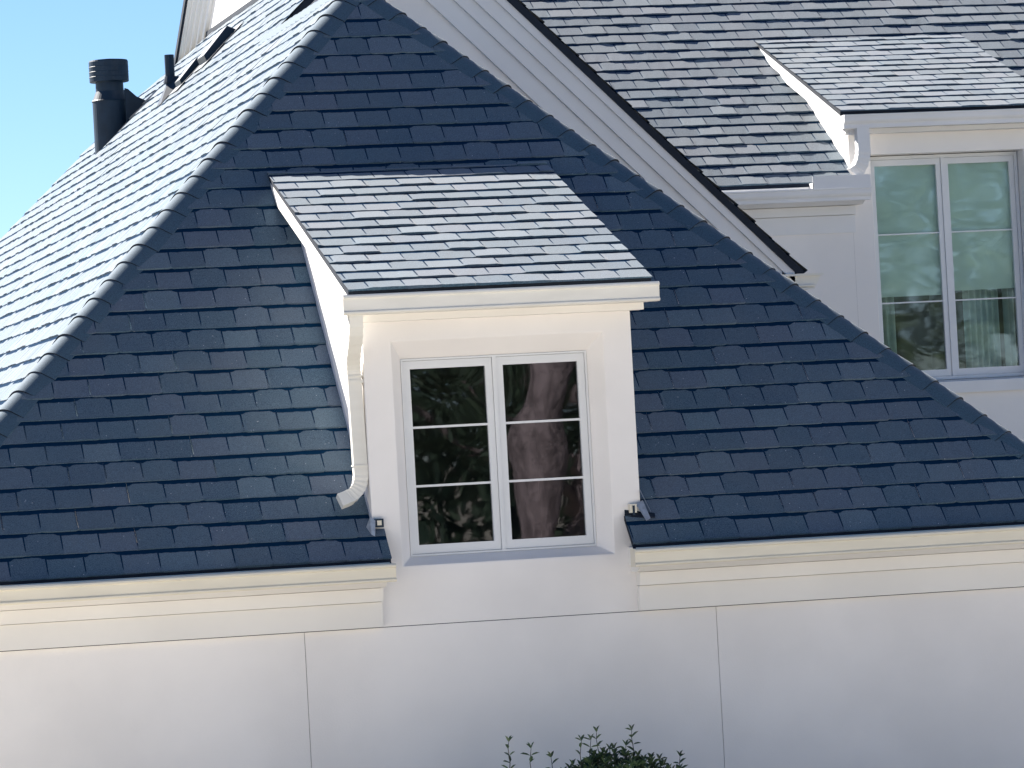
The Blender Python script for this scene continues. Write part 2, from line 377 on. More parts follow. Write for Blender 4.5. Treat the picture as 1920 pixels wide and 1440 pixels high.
# deck edge under the eave
for a, b in ((-4.10, -0.868), (0.674, 3.93)):
    fr.prism([(a, -0.186, -1.037), (a, -0.195, -1.085), (a, 0.02, -0.87), (a, 0.01, -0.853)], (b-a, 0, 0), 1)
front_roof = part(fr, 'roof', [shingle_m, darkedge], label='steep shaded front roof slope of dark slate look shingles')

LC = HLc-0.846
lf = MB()
# left slope: z = x + LC ; u = -y direction, v up ; n=(-1,0,1)
FY = [(-1.0, 0, 0)]
def L_piece(planes_xy):
    """planes (px,py,c): px*x+py*y<=c  with x = v*r2, y = -u"""
    return [(-py, px*r2, c) for px, py, c in planes_xy]
lp = [L_piece([(1, -1, -HLc), (1, 0, AP.x), (1.2, 1, 19.0), (1, 0, 0.5)]),
      L_piece([(-1, 0, -AP.x), (0, -1, -7.0), (1.2, 1, 18.6), (1, 0, 0.99)])]
lp[0] = L_piece([(1, -1, -HLc-0.045), (1, 0, AP.x), (1.05, 1, 18.68)])
lp[1] = L_piece([(-1, 0, -AP.x), (0, -1, -7.0), (1.05, 1, 18.68), (8.0, 1, 21.6), (1, 0, 0.99)])
shingles(lf, (0, 0, LC), (0, -1, 0), (1, 0, 1), (-1, 0, 1), lp, (-21, 1), -4.12*s2, 1.0*s2, 5, butt=0.006)
left_roof = part(lf, 'roof', [shingle_m, darkedge], label='long sunlit side roof slope')
# right slope of the front hip (faces away) with a plain surface of the same courses
rf = MB()
rp = [[(-1, 0, 7.0), (0, 1, 99)]]
RC = HRc-0.846
# z = -x + RC ; u = y, v up : x = -v*r2
rpieces = [[(-1, -r2, -HRc), (0, 1, -AP.x*s2), (1, 0, 7.2)]]
shingles(rf, (0, 0, RC), (0, 1, 0), (-1, 0, 1), (1, 0, 1), rpieces, (-1, 8), -4.0*s2, 0.1*s2, 6)
part(rf, 'roof', [shingle_m, darkedge], label='right hand roof slope turned away from the street')

# caps
hc = MB(); hd = V((1, 1, 1)).normalized()
dL = V((-1, 0, -1)); dF = V((0, -1, -1))
def sq(d, ax): d = V(d); ax = V(ax).normalized(); d = d-ax*d.dot(ax); return d.normalized()
P0 = V((-4.15, HLc-4.15, HLc-4.15-0.846)); caps(hc, P0, AP, sq((-1, 0.0, -1), hd) if False else sq(V((-1, 1, 0)), hd), sq(V((1, -1, 0)), hd), seed=2)
hc = MB()
# directions in each plane square to the hip: left plane spanned by (0,1,0),(1,0,1); front plane by (1,0,0),(0,1,1)
def inplane(n, ax, toward): 
    d = V(n).cross(V(ax)).normalized(); return d if d.dot(V(toward)) > 0 else -d
axL = (AP-P0).normalized()
caps(hc, P0, AP, inplane((-1, 0, 1), axL, (-1, 1, 0)), inplane((0, -1, 1), axL, (1, -1, 0)), seed=2)
part(hc, 'hip_cap', [cap_m, darkedge], front_roof, label='left hip of overlapping cap shingles, sunlit on one side')
hc = MB(); P0 = V((4.1, HRc-4.1, HRc-4.1-0.846)); axR = (AP-P0).normalized()
caps(hc, P0, AP, inplane((0, -1, 1), axR, (-1, -1, 0)), inplane((1, 0, 1), axR, (1, 1, 0)), seed=4)
part(hc, 'hip_cap', [cap_m, darkedge], front_roof, label='right hip of overlapping cap shingles in shade')
hc = MB(); caps(hc, V((AP.x, 7.3, AP.z)), AP, (-1, 0, -1), (1, 0, -1), seed=6, lift=0.03)
part(hc, 'ridge_cap', [cap_m, darkedge], left_roof)

# dormer roofs
def dormer_roof(x0, x1, yf, zf, t, yb, seed, label):
    b = MB(); c = math.sqrt(1+t*t); L = (yb-yf)*c
    shingles(b, (0, yf, zf), (1, 0, 0), (0, 1, t), (0, -t, 1), [[(-1, 0, -x0), (1, 0, x1), (0, 1, L)]], (x0, x1), -0.012, L, seed, butt=0.0075)
    # deck
    b.prism([(x0+0.004, yf+0.012, zf-0.004), (x0+0.004, yf+0.012, zf-0.042), (x0+0.004, yb, zf+t*(yb-yf)-0.032), (x0+0.004, yb, zf+t*(yb-yf)-0.006)], (x1-x0-0.008, 0, 0), 1)
    return b
d1 = part(dormer_roof(-1.052, 0.883, -0.215, 0.622, 0.3535, 2.40, 8, ''), 'roof', [shingle_m, darkedge], dormer, label='sunlit low pitched dormer roof of grey shingles')

# rear main roof z = .62 y - 4.436
def rearz(y): return 0.62*y-4.436
rr = MB(); c = math.sqrt(1+0.62**2)
# u=x, v: y=10.06+v/c
gx = 5.06
pc = [(-1, -1/(c)*1.0, -(9.85-0.354-0)+0) ]
y0 = 10.06
# valley with the gable: y >= (9.496 - x)/.62  -> -x - .62*y <= -9.496 ; y = y0 + v/c
valley = (-1, -0.62/c, -9.496+0.62*y0)
lim = 14.92
xg = 1.1
base = [valley, (-1, 0, -xg), (0, 1, (lim-y0)*c)]
X2L, X2R = 5.63, 7.40
yd = 12.2
rp2 = [base+[(1, 0, X2L)], base+[(-1, 0, -X2R)], base+[(-1, 0, -X2L), (1, 0, X2R), (0, -1, -(yd-y0)*c)]]
shingles(rr, (0, y0, rearz(y0)), (1, 0, 0), (0, 1, 0.62), (0, -0.62, 1), rp2, (0.3, 12), 0.07, (lim-y0)*c, 12, butt=0.009)
rr.prism([(3.3, y0+0.06, rearz(y0+.06)-0.006), (3.3, y0+0.03, rearz(y0)-0.055), (3.3, 10.3, rearz(10.3)-0.05), (3.3, 10.3, rearz(10.3)-0.006)], (X2L-3.3, 0, 0), 1)
rear_roof = part(rr, 'roof', [shingle_m, darkedge], label='rear main roof slope lit by grazing sun')
# back slope, out of sight
bs = MB(); bs.poly([(xg, lim, rearz(lim)), (12, lim, rearz(lim)), (12, lim+6, rearz(lim)-3.72), (xg, lim+6, rearz(lim)-3.72)])
bs.prism([(xg, lim, rearz(lim)-0.005), (xg, lim+6, rearz(lim)-3.725), (xg, lim+6, rearz(lim)-3.80), (xg, lim, rearz(lim)-0.08)], (11, 0, 0), 1)
part(bs, 'roof', [cap_m, darkedge], label='back slope of the main roof')

# rear dormer
dz2 = lambda y: 2.470+0.3575*(y-10.06)
m_ = MB()
y2 = 10.3; ZO = (5.826, 7.275, 0.022, 2.080)
def rect2(x0, x1, z0, z1): m_.poly([(x0, y2, z0), (x1, y2, z0), (x1, y2, z1), (x0, y2, z1)])

for _a, _b in ((X2L, ZO[0]), (ZO[1], X2R)):
    rect2(_a, _b, -1.5, ZO[2]); rect2(_a, _b, ZO[2], ZO[3]); rect2(_a, _b, ZO[3], 2.42)
rect2(ZO[0], ZO[1], -1.5, ZO[2]); rect2(ZO[0], ZO[1], ZO[3], 2.42)
o4 = [(ZO[0], y2, ZO[2]), (ZO[1], y2, ZO[2]), (ZO[1], y2, ZO[3]), (ZO[0], y2, ZO[3])]
i4 = [(a, y2+0.2, z+(0.02 if k < 2 else 0)) for k, (a, _, z) in enumerate(o4)]
for k in range(4): m_.poly([o4[k], o4[(k+1) % 4], i4[(k+1) % 4], i4[k]])
for x in (X2L, X2R): m_.poly([(x, y2, -1.5), (x, y2, dz2(y2)-0.02), (x, 12.35, dz2(12.35)-0.04), (x, 12.5, rearz(12.5)-0.06), (x, y2, rearz(y2)-0.1)])
dormer2 = part(m_, 'dormer', stucco, label='rear wall dormer with a tall window showing pale blinds', weld=0.0005); bevel(dormer2, 0.005, 2)
d2 = part(dormer_roof(5.485, 7.53, 10.04, 2.462, 0.3575, 12.52, 21, ''), 'roof', [shingle_m, darkedge], dormer2, label='upper right dormer roof of sunlit shingles')
w2 = window(ZO[0]+0.012, ZO[1]-0.006, ZO[2]+0.022, ZO[3]-0.008, y2+0.16, glass_rear, name_label='tall white two sash window with pale blinds, behind the right hip', fr=0.03, stile=0.045, mull=0.055, rail_t=0.055, rail_b=0.06, munt=0.012)
s = MB(); s.box((ZO[0]-0.03, y2-0.045, -0.085), (ZO[1]+0.03, y2-0.001, 0.018)); bevel(part(s, 'sill', trim, w2), 0.005)
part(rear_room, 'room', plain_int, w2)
# blinds and curtains
for bx in ((ZO[0]+0.05, 6.53, 0.81), (6.57, ZO[1]-0.05, 0.84)):
    bl = MB(); bl.box((bx[0], y2+0.235, bx[2]), (bx[1], y2+0.238, 2.06)); part(bl, 'roller_blind', blindm, w2)
def curtain(x0, x1, z0, z1, y, mt, n=7):
    b = MB(); k = n*8
    P = [(x0+(x1-x0)*i/k, y+0.03*math.sin(i*2*math.pi/8+0.6*math.sin(i*0.7))) for i in range(k+1)]
    for (xa, ya), (xb, yb) in zip(P, P[1:]): b.poly([(xa, ya, z0), (xb, yb, z0), (xb, yb, z1), (xa, ya, z1)])
    return part(b, 'curtain', mt, w2, smooth_=True)
curtain(5.85, 6.02, 0.0, 2.05, y2+0.50, curtm, 3); curtain(6.08, 6.22, 0.0, 2.05, y2+0.75, curtm, 2)
curtain(6.78, 7.12, 0.0, 2.05, y2+0.45, curtm, 6); curtain(7.16, 7.26, 0.0, 2.05, y2+0.45, curtm, 2)

# --- rear wall
m_ = MB(); m_.box((3.6, y2, -3.5), (X2L-0.001, y2+0.12, 1.80)); m_.box((X2R+0.001, y2, -3.5), (12, y2+0.12, 1.8)); m_.box((X2L-0.001, y2+0.02, -3.5), (X2R+0.001, y2+0.1, -1.45)); m_.box((X2L, y2, -1.6), (X2R, y2+0.03, -1.5))
part(m_, 'wall', stucco, label='rear stucco wall beside the tall window')

# --- gutters
def gutter_profile(y, z, h=0.112, d=0.125, ogee=False):
    """closed section in (y,z); y = front face, z = top of lip; open trough"""
    yb = y+d
    if ogee: outer = [(y, z), (y, z-0.014), (y+0.008, z-0.016), (y+0.009, z-0.05), (y+0.016, z-0.066), (y+0.034, z-0.082), (y+0.038, z-0.098), (y+0.034, z-0.1), (y+0.034, z-h)]
    else: outer = [(y+0.012, z), (y+0.001, z-0.009), (y, z-0.020), (y+0.013, z-0.028), (y+0.016, z-h+0.026), (y+0.004, z-h+0.016), (y+0.004, z-h+0.008), (y+0.016, z-h)]
    inner = [(yb-0.004, z-h+0.004), (yb-0.004, z-0.002), (yb, z-0.002)]
    tr = [(yb, z-h)]
    loop = outer+tr+[(yb, z+0.0), (yb-0.004, z+0.0), (yb-0.004, z-h+0.005)]
    ins = [(p[0]+0.005, p[1]+(0.005 if p[1] < z-0.05 else 0)) for p in outer[::-1]]
    ins[-1] = (y+0.016, z)
    return loop, ins
def gutter(x0, x1, y, z, mt, h=0.112, d=0.125, ogee=False, label=None, parent=None):
    b = MB(); yb = y+d
    outer, _ = gutter_profile(y, z, h, d, ogee); outer = outer[:(9 if ogee else 8)]
    fl = z-h*0.55
    loop = outer+[(yb, z-h), (yb, z), (yb-0.006, z), (yb-0.006, fl), (y+0.026, fl), (y+0.022, z-0.012), (y+0.020, z)]
    A = [(x0, p[0], p[1]) for p in loop]
    n = len(A)
    B = [(x1, p[0], p[1]) for p in loop]
    for k in range(n): b.poly([A[k], A[(k+1) % n], B[(k+1) % n], B[k]])
    cap = outer+[(yb, z-h), (yb, z)]
    for x, s_ in ((x0, -1), (x1, 1)):
        b.prism([(x, p[0]-0.0015, p[1]) for p in cap], (0.004*s_, 0, 0))
    return part(b, 'gutter', mt, parent, label)
gutter(-4.20, -0.870, -0.330, -1.066, cream, 0.112, label='cream eave gutter left of the dormer')
gutter(0.652, 4.02, -0.330, -1.066, cream, 0.112, label='cream eave gutter right of the dormer')
gutter(-1.103, 0.893, -0.335, 0.588, creamlt, 0.122, label='pale gutter along the front dormer eave', parent=dormer)
gutter(3.30, 5.712, 9.97, 1.777, trim, 0.112, ogee=True, label='white rear eave gutter')
gutter(5.50, 7.60, 9.955, 2.419, trim, 0.120, ogee=True, label='white gutter along the rear dormer eave', parent=dormer2)
dv_ = MB(); dv_.box((5.178, 9.985, 1.779), (5.716, 9.990, 1.886)); dv_.box((5.178, 9.985, 1.779), (5.183, 10.09, 1.83)); part(dv_, 'splash_guard', trim, label='white splash guard plate above the rear gutter')

b = MB()
for xa, xb, yb in ((-4.235, -4.11, 21.0), (3.93, 4.045, 7.05)):
    b = MB(); b.prism([(xa, -0.33, -1.066), (xa, -0.33, -1.178), (xb, -0.33, -1.178), (xb, -0.33, -1.066), (xb-0.008, -0.33, -1.066), (xb-0.008, -0.33, -1.12), (xa+0.008, -0.33, -1.12), (xa+0.008, -0.33, -1.066)], (0, yb+0.33, 0))
    part(b, 'gutter', cream, label='cream side eave gutter')
for xa, xb, yb in ((-4.13, -4.05, 21.0), (3.86, 3.95, 7.05)):
    b = MB(); b.box((xa, -0.2, -1.217), (xb, yb, -1.06)); part(b, 'soffit', trim)

# --- cornices
def cornice(x0, x1, sections, mt, label, y_off=0.0, end=0.0):
    b = MB()
    for (ya, yb2, zt_, zb, dx0, dx1) in sections:
        # moulding face: from (ya, zt) slanting to (yb2, zb)
        gp = 0.003; sec = [(ya, zt_-0.0005), (yb2, zb+gp), (y_off+0.002, zb+gp), (y_off+0.002, zt_-0.0005)]
        b.prism([(x0+dx0, p[0], p[1]) for p in sec], (x1+dx1-x0-dx0, 0, 0))
    o = part(b, 'cornice', mt, label=label); bevel(o, 0.0015, 1); return o
fs = lambda e0, e1: [(-0.205, -0.205, -1.060, -1.176, e0[0], e1[0]), (-0.235, -0.150, -1.1765, -1.217, e0[1], e1[1]), (-0.100, -0.100, -1.2175, -1.3035, e0[2], e1[2]), (-0.055, -0.055, -1.304, -1.4625, e0[3], e1[3])]
creamtrim = noisy(mat('cream_trim_paint', (0.83, 0.80, 0.755), 0.6, 0.3), 2.0, 0.03)
cornice(-4.10, -0.90, fs((0, 0, 0, 0), (0.02, -0.004, -0.010, -0.010)), creamtrim, 'stepped plaster cornice left of the dormer')
cornice(0.71, 3.92, fs((-0.02, -0.01, 0.020, 0.022), (0, 0, 0, 0)), creamtrim, 'stepped plaster cornice right of the dormer')
rs_ = [(10.09, 10.09, 1.800, 1.667, 0, -0.0), (10.10, 10.18, 1.6665, 1.634, 0, -0.02), (10.262, 10.262, 1.6335, 1.550, 0, -0.062), (10.281, 10.281, 1.5495, 1.389, 0, -0.066)]
cornice(3.4, 5.712, rs_, trim, 'stepped white cornice on the rear wall', y_off=10.3)
# dormer fascias
b = MB(); b.box((-1.02, -0.205, 0.468), (0.872, -0.10, 0.585)); b.box((-0.99, -0.12, 0.424), (0.845, -0.001, 0.4675))
for x0, x1 in ((-1.046, -0.990), (0.822, 0.877)):      # rake boards
    b.prism([(x0, -0.205, dormz(-0.205)-0.036), (x0, -0.205, dormz(-0.205)-0.135), (x0, 2.10, dormz(2.10)-0.135), (x0, 2.35, dormz(2.35)-0.036)], (x1-x0, 0, 0))
for x0, x1 in ((-0.9895, XL-0.0005), (XR+0.0005, 0.8215)):
    b.prism([(x0, -0.10, dormz(-0.10)-0.06), (x0, -0.10, dormz(-0.10)-0.165), (x0, 2.02, dormz(2.02)-0.165), (x0, 2.28, dormz(2.28)-0.06)], (x1-x0, 0, 0))
bevel(part(b, 'fascia', creamtrim, dormer, label='cream fascia and rake boards under the dormer roof'), 0.003)
b = MB(); b.box((5.52, 10.075, 2.30), (7.5, 10.16, 2.415)); b.box((5.56, 10.14, 2.262), (7.46, 10.299, 2.2995))
for x0, x1, o1, o2 in ((5.495, 5.535, 0.038, 0.125), (5.5355, 5.58, 0.05, 0.205), (5.5805, X2L-0.0005, 0.06, 0.235)):
    b.prism([(x0, 10.09, dz2(10.09)-o1), (x0, 10.09, dz2(10.09)-o2), (x0, 12.2, dz2(12.2)-o2), (x0, 12.5, dz2(12.5)-o1)], (x1-x0, 0, 0))
bevel(part(b, 'fascia', trim, dormer2, label='white fascia and rake boards under the rear dormer roof'), 0.003)

# step flashing lines at the cheeks
b = MB(); n_ = V((0, -1, 1)).normalized()
pale_fl = noisy(mat('pale_flashing', (0.50, 0.53, 0.60), 0.5, 0.5), 5, 0.1)
for x, sgn in ((XL, -1), (XR, 1)):
    b = MB(); P = lambda y, h: V((x+sgn*0.004, y, roofz(y)+h))
    b.prism([P(0.0, 0.0), P(2.25, 0.0), P(2.25, 0.055), P(0.0, 0.055)], (-sgn*0.003, 0, 0))
    part(b, 'flashing', pale_fl, dormer)
# crumpled kick-out flashing at both feet of the dormer
b = MB()
b.box((-0.925, -0.035, -0.845), (-0.870, -0.006, -0.792), 0); b.box((-0.912, -0.040, -0.832), (-0.884, -0.0345, -0.802), 2)
b.poly([(-0.955, -0.03, -0.78), (-0.925, -0.05, -0.80), (-0.935, -0.07, -0.90), (-0.955, -0.05, -0.885)], 1); b.poly([(-0.955, -0.03, -0.78), (-0.955, -0.05, -0.885), (-0.975, 0.0, -0.84)], 1)
part(b, 'flashing', [darkmetal, galv, cream, darkedge], dormer, label='crumpled flashing at the left foot of the dormer'); b = MB()
b.box((0.705, -0.04, -0.845), (0.750, -0.005, -0.79), 2); b.box((0.722, -0.045, -0.86), (0.736, -0.039, -0.80), 0)
b.poly([(0.745, -0.03, -0.79), (0.80, -0.01, -0.77), (0.83, -0.06, -0.885), (0.80, -0.07, -0.90)], 1)
b.poly([(0.78, -0.02, -0.71), (0.793, 0.02, -0.70), (0.85, -0.01, -0.845), (0.842, -0.03, -0.85)], 1)
b.prism([(0.672, -0.03, -0.872), (0.86, -0.06, -0.885), (0.87, -0.02, -0.86), (0.68, 0.0, -0.83)], (0, 0, 0.006), 3)
part(b, 'flashing', [darkmetal, galv, cream, darkedge], dormer, label='crumpled flashing at the right foot of the dormer')

# --- main gable behind the front hip: rake z = -x + 5.06 (right), z = x + LC (left), plane y = 7
YG = 7.0; GC = 5.06; GP = ((GC-LC)/2, (GC+LC)/2)
def rake(b, off0, off1, ya, yb2, mi=0, xr=4.15, xl=-0.35):
    """band between vertical offsets off0..off1 under both rakes, from plane ya back to yb2"""
    px, pz = GP
    b.prism([(px, ya, pz-off0), (xr, ya, -xr+GC-off0), (xr-0.0, ya, -xr+GC-off1), (px, ya, pz-off1)], (0, yb2-ya, 0), mi)
    b.prism([(xl, ya, xl+LC-off0), (px, ya, pz-off0), (px, ya, pz-off1), (xl, ya, xl+LC-off1)], (0, yb2-ya, 0), mi)
gw = MB(); gw.poly([(-0.6, 7.12, -3.5), (4.05, 7.12, -3.5), (4.05, 7.12, 0.85), (GP[0], 7.12, GP[1]-0.15), (-0.6, 7.12, LC-0.75)])
gw.poly([(4.05, 7.12, -3.5), (4.05, 10.3, -3.5), (4.05, 10.3, 0.9), (4.05, 7.12, 0.85)])
part(gw, 'wall', stucco, label='white gable wall behind the right hip')
rk = MB()
rake(rk, 0.088, 0.175, YG+0.02, 7.16, xr=4.05); rake(rk, 0.1755, 0.335, YG+0.04, 7.16, xr=3.95); rake(rk, 0.3355, 0.485, YG+0.065, 7.16, xr=3.83); rake(rk, 0.4855, 0.695, YG+0.09, 7.16, xr=3.70)
bevel(part(rk, 'rake_trim', trim, label='stepped white rake mouldings running down the gable'), 0.004)
# gable right roof slope with dark edge
gr = MB()
shingles(gr, (0, 0, GC), (0, 1, 0), (-1, 0, 1), (1, 0, 1), [[(0, 1, -GP[0]*s2), (-1, 0, -YG), (1, 0, 14.0)]], (7, 14), -4.14*s2, -GP[0]*s2, 31, butt=0.012)
gr.prism([(GP[0], YG+0.006, GP[1]-0.008), (4.135, YG+0.006, 0.917), (4.125, YG+0.006, 0.908), (4.066, YG+0.006, 0.908), (GP[0], YG+0.006, GP[1]-0.087)], (0, 3.28, 0), 1)
gr.prism([(-0.30, YG+0.006, LC-0.308), (GP[0], YG+0.006, GP[1]-0.008), (GP[0], YG+0.006, GP[1]-0.087), (-0.30, YG+0.006, LC-0.387)], (0, 3.28, 0), 1)
part(gr, 'roof', [shingle_m, darkedge], label='gable roof slope seen edge on as a dark line')
# cornice return with an ogee end
cr_ = MB()
prof = [(4.275, 0.905), (4.275, 0.888), (4.262, 0.884), (4.250, 0.850), (4.225, 0.812), (4.212, 0.806), (4.212, 0.782), (4.0, 0.782), (3.5, 0.782), (3.5, 0.905)]
cr_.prism([(x, 7.02, z) for x, z in prof], (0, 3.27, 0))
cr_.box((3.5, 6.985, 0.888), (4.282, 7.02, 0.905)); cr_.box((3.5, 6.995, 0.803), (4.218, 7.02, 0.813)); cr_.box((3.5, 6.998, 0.778), (4.205, 7.02, 0.790))
bevel(part(cr_, 'cornice', creamlt, label='short cornice return with an ogee end'), 0.003)  # paler cream colour stands in for bounced sunlight on the return
b = MB(); b.box((3.3, 7.05, 0.62), (4.10, 10.29, 0.7815)); part(b, 'soffit', trim)

# --- side gable of the rear block, at the top left
sg = MB(); XW = 0.80; YP = 14.2; zr = lambda y: 3.724+0.62*(16.685-y)
sg.poly([(XW, 12.9, 3.3), (XW, 17.3, 3.3), (XW, 17.3, zr(17.3)-0.05), (XW, YP, zr(YP)-0.05), (XW, 12.9, zr(YP)-0.45)][::-1])
sg.poly([(XW, 16.9, 3.3), (1.6, 16.9, 3.3), (1.6, 16.9, zr(16.9)-0.05), (XW, 16.9, zr(16.9)-0.05)])
sg.poly([(XW, 12.9, 3.3), (1.6, 12.9, 3.3), (1.6, 12.9, 4.75), (XW, 12.9, 4.75)])
side_wall = part(sg, 'wall', stucco, label='sunlit cream end wall at the upper left')
st = MB()
for x0, x1, o0, o1 in ((0.625, 0.665, 0.03, 0.10), (0.6655, 0.70, 0.05, 0.16), (0.7005, 0.735, 0.05, 0.24), (0.7355, 0.765, 0.05, 0.33), (0.7655, 0.799, 0.05, 0.44)):
    ye = 17.6
    st.prism([(x0, YP, zr(YP)-o0), (x0, ye, zr(ye)-o0), (x0, ye, zr(ye)-o1), (x0, YP, zr(YP)-o1)], (x1-x0, 0, 0))
bevel(part(st, 'rake_trim', trim, label='white rake mouldings on the upper left end wall'), 0.004)
b = MB(); b.prism([(0.60, YP, zr(YP)+0.01), (0.60, 17.7, zr(17.7)+0.01), (0.60, 17.7, zr(17.7)-0.075), (0.60, YP, zr(YP)-0.075)], (1.0, 0, 0))
b.prism([(0.60, YP, zr(YP)+0.01), (0.60, 12.8, zr(YP)-0.43), (0.60, 12.8, zr(YP)-0.515), (0.60, YP, zr(YP)-0.085)], (1.0, 0, 0))
part(b, 'roof', darkedge, label='dark roof edge above the upper left end wall')
b = MB(); b.prism([(XW-0.02, 12.3, XW+LC-0.012), (XW-0.02, 16.9, XW+LC-0.012), (XW-0.02, 16.9, XW+LC+0.035), (XW-0.02, 12.3, XW+LC+0.035)], (0.015, 0, 0))
part(b, 'flashing', darkedge, side_wall)

# --- downspouts
def spout(path, w_, d_, mt, wd, label, ribs=()):
    """rectangular pipe; path points with tangent handled by mitred sections; wd = width axis"""
    b = MB(); P = [V(p) for p in path]; W = V(wd).normalized(); secs = []
    for i, p in enumerate(P):
        t = (P[min(i+1, len(P)-1)]-P[max(i-1, 0)]).normalized()
        Wn = (W-t*W.dot(t)).normalized(); Dn = t.cross(Wn).normalized()
        k = 1.0
        if i in ribs: k = 1.035 if (i % 2) else 0.965
        a, c_ = w_/2*k, d_/2*k
        secs.append([p+Wn*a+Dn*c_, p-Wn*a+Dn*c_, p-Wn*a-Dn*c_, p+Wn*a-Dn*c_])
    b.sweep(None, secs)
    return b
def arc(p0, p1, p2, n):
    p0, p1, p2 = V(p0), V(p1), V(p2); return [p0*(1-t)**2+p1*2*t*(1-t)+p2*t*t for t in [i/n for i in range(n+1)]]
# front: drops from the gutter, elbows back to the wall corner, runs down, kicks out to the left
xs = -0.981; ys_ = 0.065
top = arc((xs-0.045, -0.27, 0.478), (xs-0.043, -0.27, 0.36), (xs-0.035, -0.12, 0.27), 9)+arc((xs-0.033, -0.10, 0.255), (xs-0.012, ys_, 0.19), (xs-0.010, ys_, 0.11), 8)
run = [(xs-0.008, ys_, 0.06), (xs, ys_, -0.45)]
kick = arc((xs, ys_, -0.50), (xs+0.002, ys_, -0.625), (xs-0.105, ys_-0.02, -0.660), 14)+[V((xs-0.145, ys_-0.025, -0.672))]
path = top+[V(p) for p in run]+kick
rb = list(range(1, len(top)-1))+list(range(len(top)+3, len(path)-3))
b = spout(path, 0.086, 0.060, None, (1, 0, 0), '', ribs=set(rb))
ds = part(b, 'downspout', creamlt, label='cream downspout with ribbed elbows on the left corner of the front dormer')
bevel(ds, 0.006, 2)
for za, zb, e_ in ((0.055, 0.075, 0.006), (0.095, 0.104, 0.004), (-0.462, -0.452, 0.003)):
    b = MB(); b.box((xs-0.052+0.004*(zb < 0), ys_-0.036, za), (xs+0.044, ys_+0.036, zb)); part(b, 'strap', creamlt, ds)
x2 = 5.672
path = [V((x2, 10.03, 2.31))]+[V((x2, 10.03, 2.18))]+arc((x2+0.002, 10.03, 2.12), (x2+0.004, 10.04, 2.00), (x2-0.06, 10.06, 1.93), 8)+[V((x2-0.10, 10.06, 1.90))]
b = spout(path, 0.115, 0.09, None, (1, 0, 0), '', ribs=set(range(2, 10)))
ds2 = part(b, 'downspout', trim, label='short white downspout at the left corner of the rear dormer'); bevel(ds2, 0.008, 2)

# --- vents on the far left slope
def Lp(x, y, h=0): return V((x, y, x+LC+h))
ch = MB(); cx, cy = -0.13, 16.2
def ngon(cx, cy, r, z, n=36): return [(cx+r*math.cos(2*math.pi*k/n), cy+r*math.sin(2*math.pi*k/n), z) for k in range(n)]
ch.sweep(None, [ngon(cx, cy, 0.178, 2.55), ngon(cx, cy, 0.178, 3.33), ngon(cx, cy, 0.140, 3.42), ngon(cx, cy, 0.136, 3.56)])
vc = part(ch, 'vent_chimney', darkmetal, label='dark round metal flue with a drum cap standing against the sky', smooth_=False)
cp = MB(); cp.sweep(None, [ngon(cx, cy, 0.192, 3.515), ngon(cx, cy, 0.196, 3.52), ngon(cx, cy, 0.196, 3.715), ngon(cx, cy, 0.19, 3.73), ngon(cx, cy, 0.06, 3.745)])
for z in (3.56, 3.61, 3.66): cp.sweep(None, [ngon(cx, cy, 0.1965, z), ngon(cx, cy, 0.199, z+0.004), ngon(cx, cy, 0.1965, z+0.008)])
part(cp, 'cap', darkmetal, vc)
cl = MB(); cl.sweep(None, [ngon(cx, cy, 0.180, 3.315), ngon(cx, cy, 0.187, 3.325), ngon(cx, cy, 0.180, 3.335)]); part(cl, 'collar', darkmetal, vc)
b = MB(); b.prism([(-0.01, 15.97, 3.43), (0.02, 15.97, 3.42), (0.10, 15.97, 3.345), (0.19, 15.97, 3.30), (0.06, 15.97, 3.12), (-0.01, 15.97, 3.06)], (0, 0.04, 0)); part(b, 'bracket', darkmetal, vc)
def vent_pipe(x, y, h, r, lean=0.0, hood=True):
    b = MB(); p = Lp(x, y); t = math.radians(0)
    b.sweep(None, [ngon(p.x, p.y, r, p.z-0.1, 14), ngon(p.x, p.y, r, p.z+h, 14)])
    # boot: a cone from the flashing plate
    base = [Lp(p.x+dx, p.y+dy, 0.018) for dx, dy in ((-0.12, -0.13), (0.12, -0.13), (0.12, 0.13), (-0.12, 0.13))]
    for k in range(4): b.poly([base[k], base[(k+1) % 4], V((p.x, p.y, p.z+0.17))], 0)
    b.sweep(None, [ngon(p.x, p.y, r*1.5, p.z+0.10, 14), ngon(p.x, p.y, r*1.15, p.z+0.16, 14)])
    o = part(b, 'vent_pipe', [darkmetal, galv]); return o
vent_pipe(0.0, 13.1, 0.36, 0.045)
vent_pipe(0.10, 16.9, 0.30, 0.05)
def hood(x, y, s=1.0):
    """low slant backed roof vent with an open face up the slope"""
    b = MB(); w_, l, h = 0.17*s, 0.34*s, 0.085*s
    ax, uv_ = V((r2, 0, r2)), V((0, 1, 0)); nn = V((-r2, 0, r2)); o = Lp(x, y)
    P = lambda a, c, hh: o+ax*a+uv_*c+nn*hh
    b.prism([P(-l, -w_, 0.0), P(-l+0.03, -w_, h*0.75), P(-0.02, -w_, h), P(0.02, -w_, 0.0)], uv_*(2*w_))
    b.prism([P(-l-0.08, -w_-0.08, 0.012), P(0.1, -w_-0.08, 0.012), P(0.1, w_+0.08, 0.012), P(-l-0.08, w_+0.08, 0.012)], nn*0.006)
    return part(b, 'roof_vent', darkmetal)
hood(0.42, 12.0, 1.15); hood(0.22, 12.6, 0.9)

